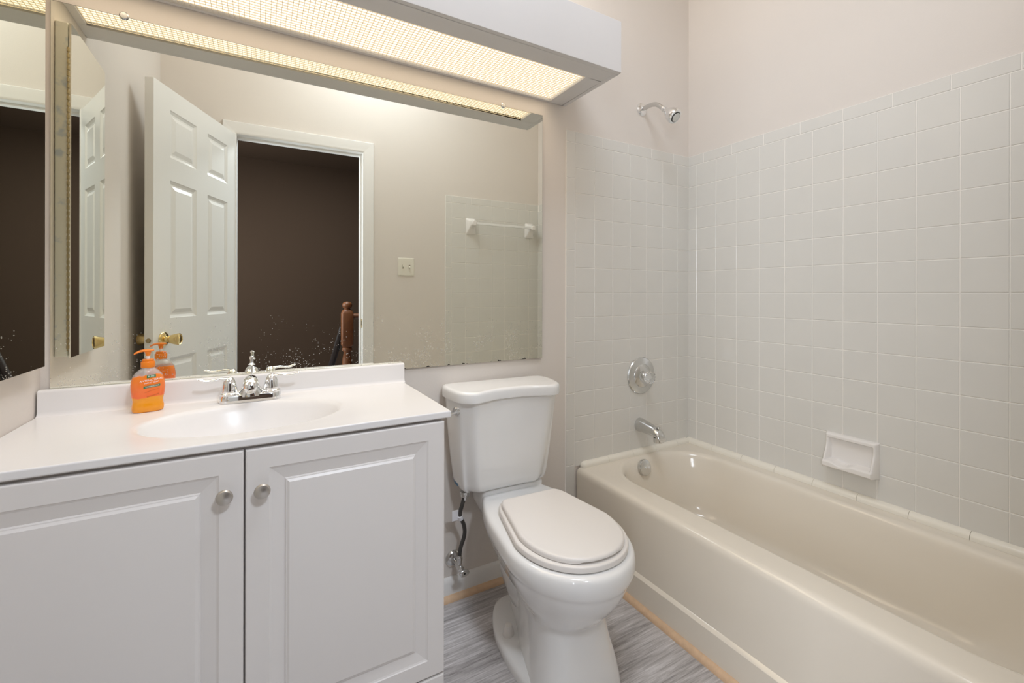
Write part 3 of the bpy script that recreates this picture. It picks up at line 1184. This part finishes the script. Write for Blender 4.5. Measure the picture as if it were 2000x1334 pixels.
b = B()
specs = [(.4305, .128, .100, .102, .025), (.4325, .148, .118, .120, .016), (.437, .162, .132, .135, .009), (.447, .171, .141, .145, .005), (.466, .177, .146, .151, .004), (.56, .189, .153, .165, .003), (.67, .200, .159, .180, .002), (.7735, .207, .163, .194, .002)]
loft(b, [tank_ring(hw, yc, ys, y0, z) for z, hw, yc, ys, y0 in specs])
tank = finish('tank', b, PORC, toi, angle=50)
b = B()
loft(b, [tank_ring(.2175, .172, .208, -.002, z, g=g) for z, g in ((.769, .004), (.771, .0005), (.774, 0), (.797, .0), (.8025, .0018), (.806, .005), (.8077, .010), (.808, .018))])
finish('tank_lid', b, PORC, toi, angle=50)
# blue tape at the bottom left of the tank
b = B()
r0 = tank_ring(.1715, .1415, .1455, .005, .4485, g=-.0008)
r1 = tank_ring(.1755, .1445, .1500, .004, .4625, g=-.0008)
li = [i for i in range(len(r0)) if True]
loc = [((p - T(0, 0, p.z)).dot(tr), (p - T(0, 0, p.z)).dot(tf)) for p in r0]
sel = [i for i in li if loc[i][0] < -.048 and -.01 < loc[i][1] < .088]
for i in sel[:-1]:
    if i + 1 in sel:
        b.faces.new([b.verts.new(p) for p in (r0[i], r0[i + 1], r1[i + 1], r1[i])])
finish('blue_tape', b, BLUE, tank)
b = B()
fp = T(-.226, .135, .737)
fd = (tr * -.75 + tf * .66).normalized()
lathe(b, [(.0150, -.014), (.0165, .003), (.015, .008), (.009, .011), (.008, .017), (0, .018)], fp, fd, 24)
lv = finish('flush_lever', b, CHROME, tank)
b = B()
q = fp + fd * .011
tube(b, [q, q + tr * -.018 + tf * .012, q + tr * -.045 + tf * .022 + Vector((0, 0, -.002)), q + tr * -.075 + tf * .027 + Vector((0, 0, -.005))], [.009, .0075, .007, .0075], 12, 4)
finish('lever_arm', b, CHROME, lv)

# water supply under the tank
ws = thing('supply_line', (-1.315, 0, .144), 'chrome stop valve with dark braided hose on the wall left of the toilet', 'water supply')
b = B()
lathe(b, [(.032, 0), (.031, .004), (.026, .009), (.015, .0125), (.011, .013), (0, .013)], (-1.315, -.0002, .144), (0, -1, 0), 32)
finish('flange', b, CHROMEB, ws)
b = B()
lathe(b, [(.0075, 0), (.0075, .040), (.0115, .041), (.0115, .068), (.009, .070), (.0065, .080), (.0065, .092)], (-1.315, -.008, .144), (0, -1, 0), 20)
lathe(b, [(.008, 0), (.008, .022), (.0105, .0225), (.0105, .036), (.007, .038), (.007, .044)], (-1.315, -.062, .144), (0, 0, 1), 6)
finish('stop_valve', b, CHROMEB, ws)
b = B()
rings = []
for t, s in ((0, .8), (.002, 1), (.008, 1), (.010, .85), (.0105, .4)):
    rings.append([Vector((-1.315 + .019 * s * math.cos(a), -.098 - t, .144 + .0125 * s * math.sin(a))) for a in [2 * PI * i / 28 for i in range(28)]])
loft(b, rings)
hv = finish('valve_handle', b, CHROMEB, ws)
b = B()
lathe(b, [(.0035, 0), (.0035, .0006), (0, .0007)], (-1.315, -.1085, .144), (0, -1, 0), 14)
finish('screw_hole', b, LEVER_D, hv)
NUT = Vector((-1.306, -.088, .4275))
b = B()
tube(b, [(-1.315, -.062, .187), (-1.312, -.064, .215), (-1.300, -.070, .26), (-1.305, -.078, .30), (-1.322, -.082, .345), (-1.316, -.086, .380), (NUT.x, NUT.y, .411)], .0072, 14, 8)
finish('hose', b, HOSE, ws)
b = B()
lathe(b, [(.0085, 0), (.0085, .010), (.010, .011), (.016, .013), (.0175, .016), (.0175, .0305)], (NUT.x, NUT.y, .3985), (0, 0, 1), 10)
finish('tank_nut', b, CHROMEB, ws)
b = B()
lathe(b, [(.0095, 0), (.0095, .014)], (-1.3195, -.0815, .328), (-.3, -.15, 1), 16)
box(b, -1.353, -1.3285, -.0825, -.0815, .328, .365)
finish('paper_tag', b, TAGM, ws)

# ------------------------------------------------------------------ bathtub
tub = thing('bathtub', (-.37, -.75, 0), 'cream enamelled alcove bathtub with panelled apron along the right wall', 'bathtub')
X0, X1, Y0, Y1 = -.7365, -.0058, YF + .0058, -.0058
ox0, ox1, oy0, oy1 = -.624, -.082, -1.425, -.046
b = B()


def orr(g, z, r=.012):
    return rrect(X0 + g, X1 - g * .0, Y0 + g * 0, Y1 - g * 0, r, z, 8, 10)


def inn(g, ge, z, r):
    return rrect(ox0 + g, ox1 - g, oy0 + ge * 2.2, oy1 - ge, r, z, 8, 10)


rings = [orr(0, .0, .002), orr(0, .345, .002), orr(.0008, .355, .002), orr(.004, .365, .002), orr(.010, .372, .002), orr(.020, .3748, .002), orr(.03, .375, .002)]
rings += [inn(-.012, -.010, .3750, .212), inn(-.004, -.004, .3738, .206), inn(.003, .003, .3695, .2), inn(.008, .009, .362, .197), inn(.012, .016, .350, .194), inn(.018, .029, .30, .19), inn(.025, .046, .22, .185), inn(.033, .066, .150, .18), inn(.040, .079, .122, .175), inn(.052, .096, .103, .165), inn(.072, .122, .094, .15), inn(.11, .165, .090, .12), inn(.2, .3, .088, .06)]
loft(b, rings, cap0=False)
shell = finish('shell', b, TUBM, tub, angle=60)
b = B()
rr = [[Vector((x, y, z)) for y, z in ((-.300 + a, .0), (-1.49, .0), (-1.49, .112 + c), (-.355 + a, .112 + c))] for x, a, c in ((X0 + .001, .002, .002), (-.7378, .001, .001), (-.7470, -.006, -.009))]
loft(b, rr)
finish('apron_panel', b, TUBM, tub)
oc = Vector((-.392, -.0720, .3345))
on = Vector((0, -1, .26)).normalized()
b = B()
lathe(b, [(.036, -.006), (.0365, .002), (.0345, .006), (.029, .0075), (0, .0085)], oc + on * .0035, on, 36)
of = finish('overflow_plate', b, CHROMEB, tub)
b = B()
lathe(b, [(.005, 0), (.005, .0012), (.0035, .002), (0, .002)], oc + on * .0118, on, 14)
finish('screw', b, CHROME, of)
b = B()
lathe(b, [(.028, 0), (.028, .002), (.022, .003), (.020, .0), (0, -.001)], (-.353, -.27, .089), n=28)
finish('drain', b, CHROMEB, tub)

# ------------------------------------------------------------------ tub fittings on the back wall
TF = -.0056
vv = thing('shower_valve', (-.346, TF, .748), 'round chrome shower valve plate with clear acrylic knob', 'shower valve')
b = B()
lathe(b, [(.0885, 0), (.0885, .003), (.085, .007), (.060, .012), (.056, .0125), (.052, .017), (.034, .023), (.030, .024), (0, .024)], (-.346, TF, .748), (0, -1, 0), 56)
finish('escutcheon', b, CHROMEB, vv)
b = B()
lathe(b, [(.018, .022), (.017, .030), (.014, .040), (.011, .046), (0, .046)], (-.346, TF, .748), (0, -1, 0), 28)
finish('stem', b, CHROME, vv)
b = B()
lathe(b, [(.012, .040), (.022, .042), (.0285, .047), (.0295, .056), (.0275, .066), (.021, .0715), (.010, .073), (.0, .0725)], (-.346, TF, .748), (0, -1, 0), 96, .045, 12)
finish('knob', b, ACRYL, vv)

ts = thing('tub_spout', (-.356, TF, .513), 'chrome tub spout with diverter pin below the shower valve', 'tub spout')
b = B()
rings = []
for y, zc, rx, rz in ((0, 0, .0315, .0330), (-.006, 0, .0315, .0330), (-.03, -.001, .0295, .0305), (-.07, -.005, .0265, .026), (-.095, -.008, .0252, .0235), (-.112, -.012, .0248, .0225), (-.126, -.019, .0245, .0225), (-.136, -.028, .0235, .0190), (-.141, -.034, .021, .013)):
    rings.append([Vector((-.356 + rx * math.cos(2 * PI * i / 28), TF + y, .513 + zc + rz * math.sin(2 * PI * i / 28))) for i in range(28)])
loft(b, rings)
lathe(b, [(.0225, 0), (.0225, .020), (.0215, .021), (.018, .021), (.018, .018)], (-.356, TF - .118, .4620), (0, 0, 1), 28)
finish('spout', b, CHROMEB, ts)
b = B()
lathe(b, [(.0042, 0), (.0042, .012), (.0085, .0125), (.0095, .015), (.0085, .018), (0, .0185)], (-.356, TF - .119, .5120), (0, 0, 1), 16)
finish('diverter', b, CHROMEB, ts)

sh = thing('shower', (-.339, 0, 2.037), 'chrome shower head on a bent arm high on the back wall', 'shower head')
b = B()
lathe(b, [(.032, 0), (.031, .004), (.024, .009), (.015, .012), (0, .012)], (-.339, -.0003, 2.037), (0, -1, 0), 32)
finish('flange', b, CHROME, sh)
b = B()
tube(b, [(-.339, -.003, 2.037), (-.339, -.035, 2.038), (-.339, -.070, 2.036), (-.339, -.098, 2.025), (-.339, -.122, 2.005), (-.339, -.134, 1.994)], .0103, 18, 6)
finish('arm', b, CHROMEB, sh)
ha = Vector((.12, -.72, -.68)).normalized()
hp = Vector((-.339, -.131, 1.997))
b = B()
lathe(b, [(.0125, 0), (.0125, .013), (.0105, .0145), (.0115, .018), (.0125, .024), (.0150, .030), (.0230, .042), (.0300, .056), (.0335, .068), (.0345, .076), (.0335, .085), (.0315, .088), (.0235, .089), (0, .0885)], hp, ha, 40)
hd2 = finish('head', b, CHROME, sh)
b = B()
lathe(b, [(.0235, .0892), (.0235, .0905), (.0215, .0905), (.0215, .0892)], hp, ha, 36)
finish('face_ring', b, LEVER_D, hd2)
b = B()
lathe(b, [(.0210, .0888), (.0205, .0920), (.012, .0928), (0, .0928)], hp, ha, 36)
finish('spray_face', b, CHROMEB, hd2)

# ------------------------------------------------------------------ soap dish set in the right wall tile
sd = B()
nu, nv = 64, 56
y0, y1, z0, z1 = -.658, -.831, .4725, .6045


def smooth(a, c, x):
    t = max(0, min(1, (x - a) / (c - a)))
    return t * t * (3 - 2 * t)


def dish(u, v):
    edge = min(u, 1 - u)
    side = smooth(-.004, .045, edge) ** .7                         # rounded ends
    wall = .020 + .030 * (1 - smooth(.10, .75, v))                 # end walls deepen towards the tray
    ends = wall * (1 - smooth(.07, .115, edge))
    wav = .5 + .5 * math.cos((u - .42) * 2 * PI / .40) if abs(u - .42) < .20 else 0
    lip = .21 - .065 * wav
    tray = .054 * smooth(-.02, .09, v) ** .8 * (1 - smooth(lip, lip + .06, v))
    top = .020 * smooth(.83, .87, v)
    rim = smooth(-.004, .045, 1 - v) ** .7 * smooth(-.02, .05, v)
    return max(tray, top, ends, .0035) * side * rim + .0008


g = [[sd.verts.new((-.0055 - dish(i / nu, j / nv), y0 + (y1 - y0) * i / nu, z0 + (z1 - z0) * j / nv)) for j in range(nv + 1)] for i in range(nu + 1)]
for i in range(nu):
    for j in range(nv):
        sd.faces.new((g[i][j], g[i + 1][j], g[i + 1][j + 1], g[i][j + 1]))
bd = [g[i][0] for i in range(nu + 1)] + [g[nu][j] for j in range(1, nv + 1)] + [g[i][nv] for i in range(nu - 1, -1, -1)] + [g[0][j] for j in range(nv - 1, 0, -1)]
bk = [sd.verts.new((-.0045, v.co.y, v.co.z)) for v in bd]
for i in range(len(bd)):
    j = (i + 1) % len(bd)
    sd.faces.new((bd[i], bd[j], bk[j], bk[i]))
sd.faces.new(bk)
tag(finish('soap_dish', sd, CERAM, angle=70), 'white ceramic soap dish set into the tiled right wall above the tub', 'soap dish')

# ------------------------------------------------------------------ towel bar on the front tile, light switch
tb = thing('towel_bar', (-.345, YF + .0055, 1.64), 'white ceramic towel bar on the tiled front wall, seen in the mirror', 'towel bar')
for px in (-.597, -.090):
    b = B()
    rings = []
    yb = YF + .0053
    for t, hw, za, zb in ((0, .040, 1.583, 1.701), (.006, .040, 1.583, 1.701), (.010, .036, 1.588, 1.697), (.018, .030, 1.598, 1.692), (.030, .025, 1.615, 1.686), (.045, .021, 1.631, 1.682), (.060, .0195, 1.637, 1.679), (.072, .018, 1.639, 1.677), (.078, .012, 1.645, 1.671)):
        rings.append([Vector((p.x, yb + t, p.y)) for p in rrect(px - hw, px + hw, za, zb, min(hw * .6, .012), 0, 2, 5)])
    loft(b, rings)
    finish('post', b, CERAM, tb)
b = B()
loft(b, [[Vector((x, YF + .065 + a, 1.658 + c)) for a, c in ((-.008, -.008), (.008, -.008), (.008, .008), (-.008, .008))] for x in (-.585, -.102)])
finish('bar', b, WPLAST, tb, bevel=(.002, 2))

sw = thing('light_switch', (-1.080, YF, 1.327), 'ivory double light switch beside the doorway, seen in the mirror', 'light switch')
b = B()
loft(b, [[Vector((p.x, YF + t, p.y)) for p in rrect(-1.137 + g_, -1.023 - g_, 1.2655 + g_, 1.3885 - g_, .004, 0, 2, 4)] for t, g_ in ((.0002, 0), (.004, 0), (.0065, .003), (.0068, .010))])
plate = finish('plate', b, SWPL, sw)
for i, px in enumerate((-1.103, -1.057)):
    b = B()
    box(b, px - .0055, px + .0055, YF + .0066, YF + .0072, 1.314, 1.340)
    sl = finish('slot', b, PALE if False else mat('slot_shadow', (.30, .26, .18), .5), plate)
    b = B()
    sg = 1 if i == 0 else -1
    loft(b, [[Vector((px + a, YF + t, 1.327 + sg * c2 + c)) for a, c in ((-.0045, -.006), (.0045, -.006), (.0045, .006), (-.0045, .006))] for t, c2 in ((.0068, 0), (.018, .006))])
    finish('toggle', b, SWPL, sl)
    for zz in (1.297, 1.357):
        b = B()
        lathe(b, [(.003, 0), (.003, .0008), (0, .001)], (px, YF + .0067, zz), (0, 1, 0), 10)
        finish('screw', b, SWPL, plate)
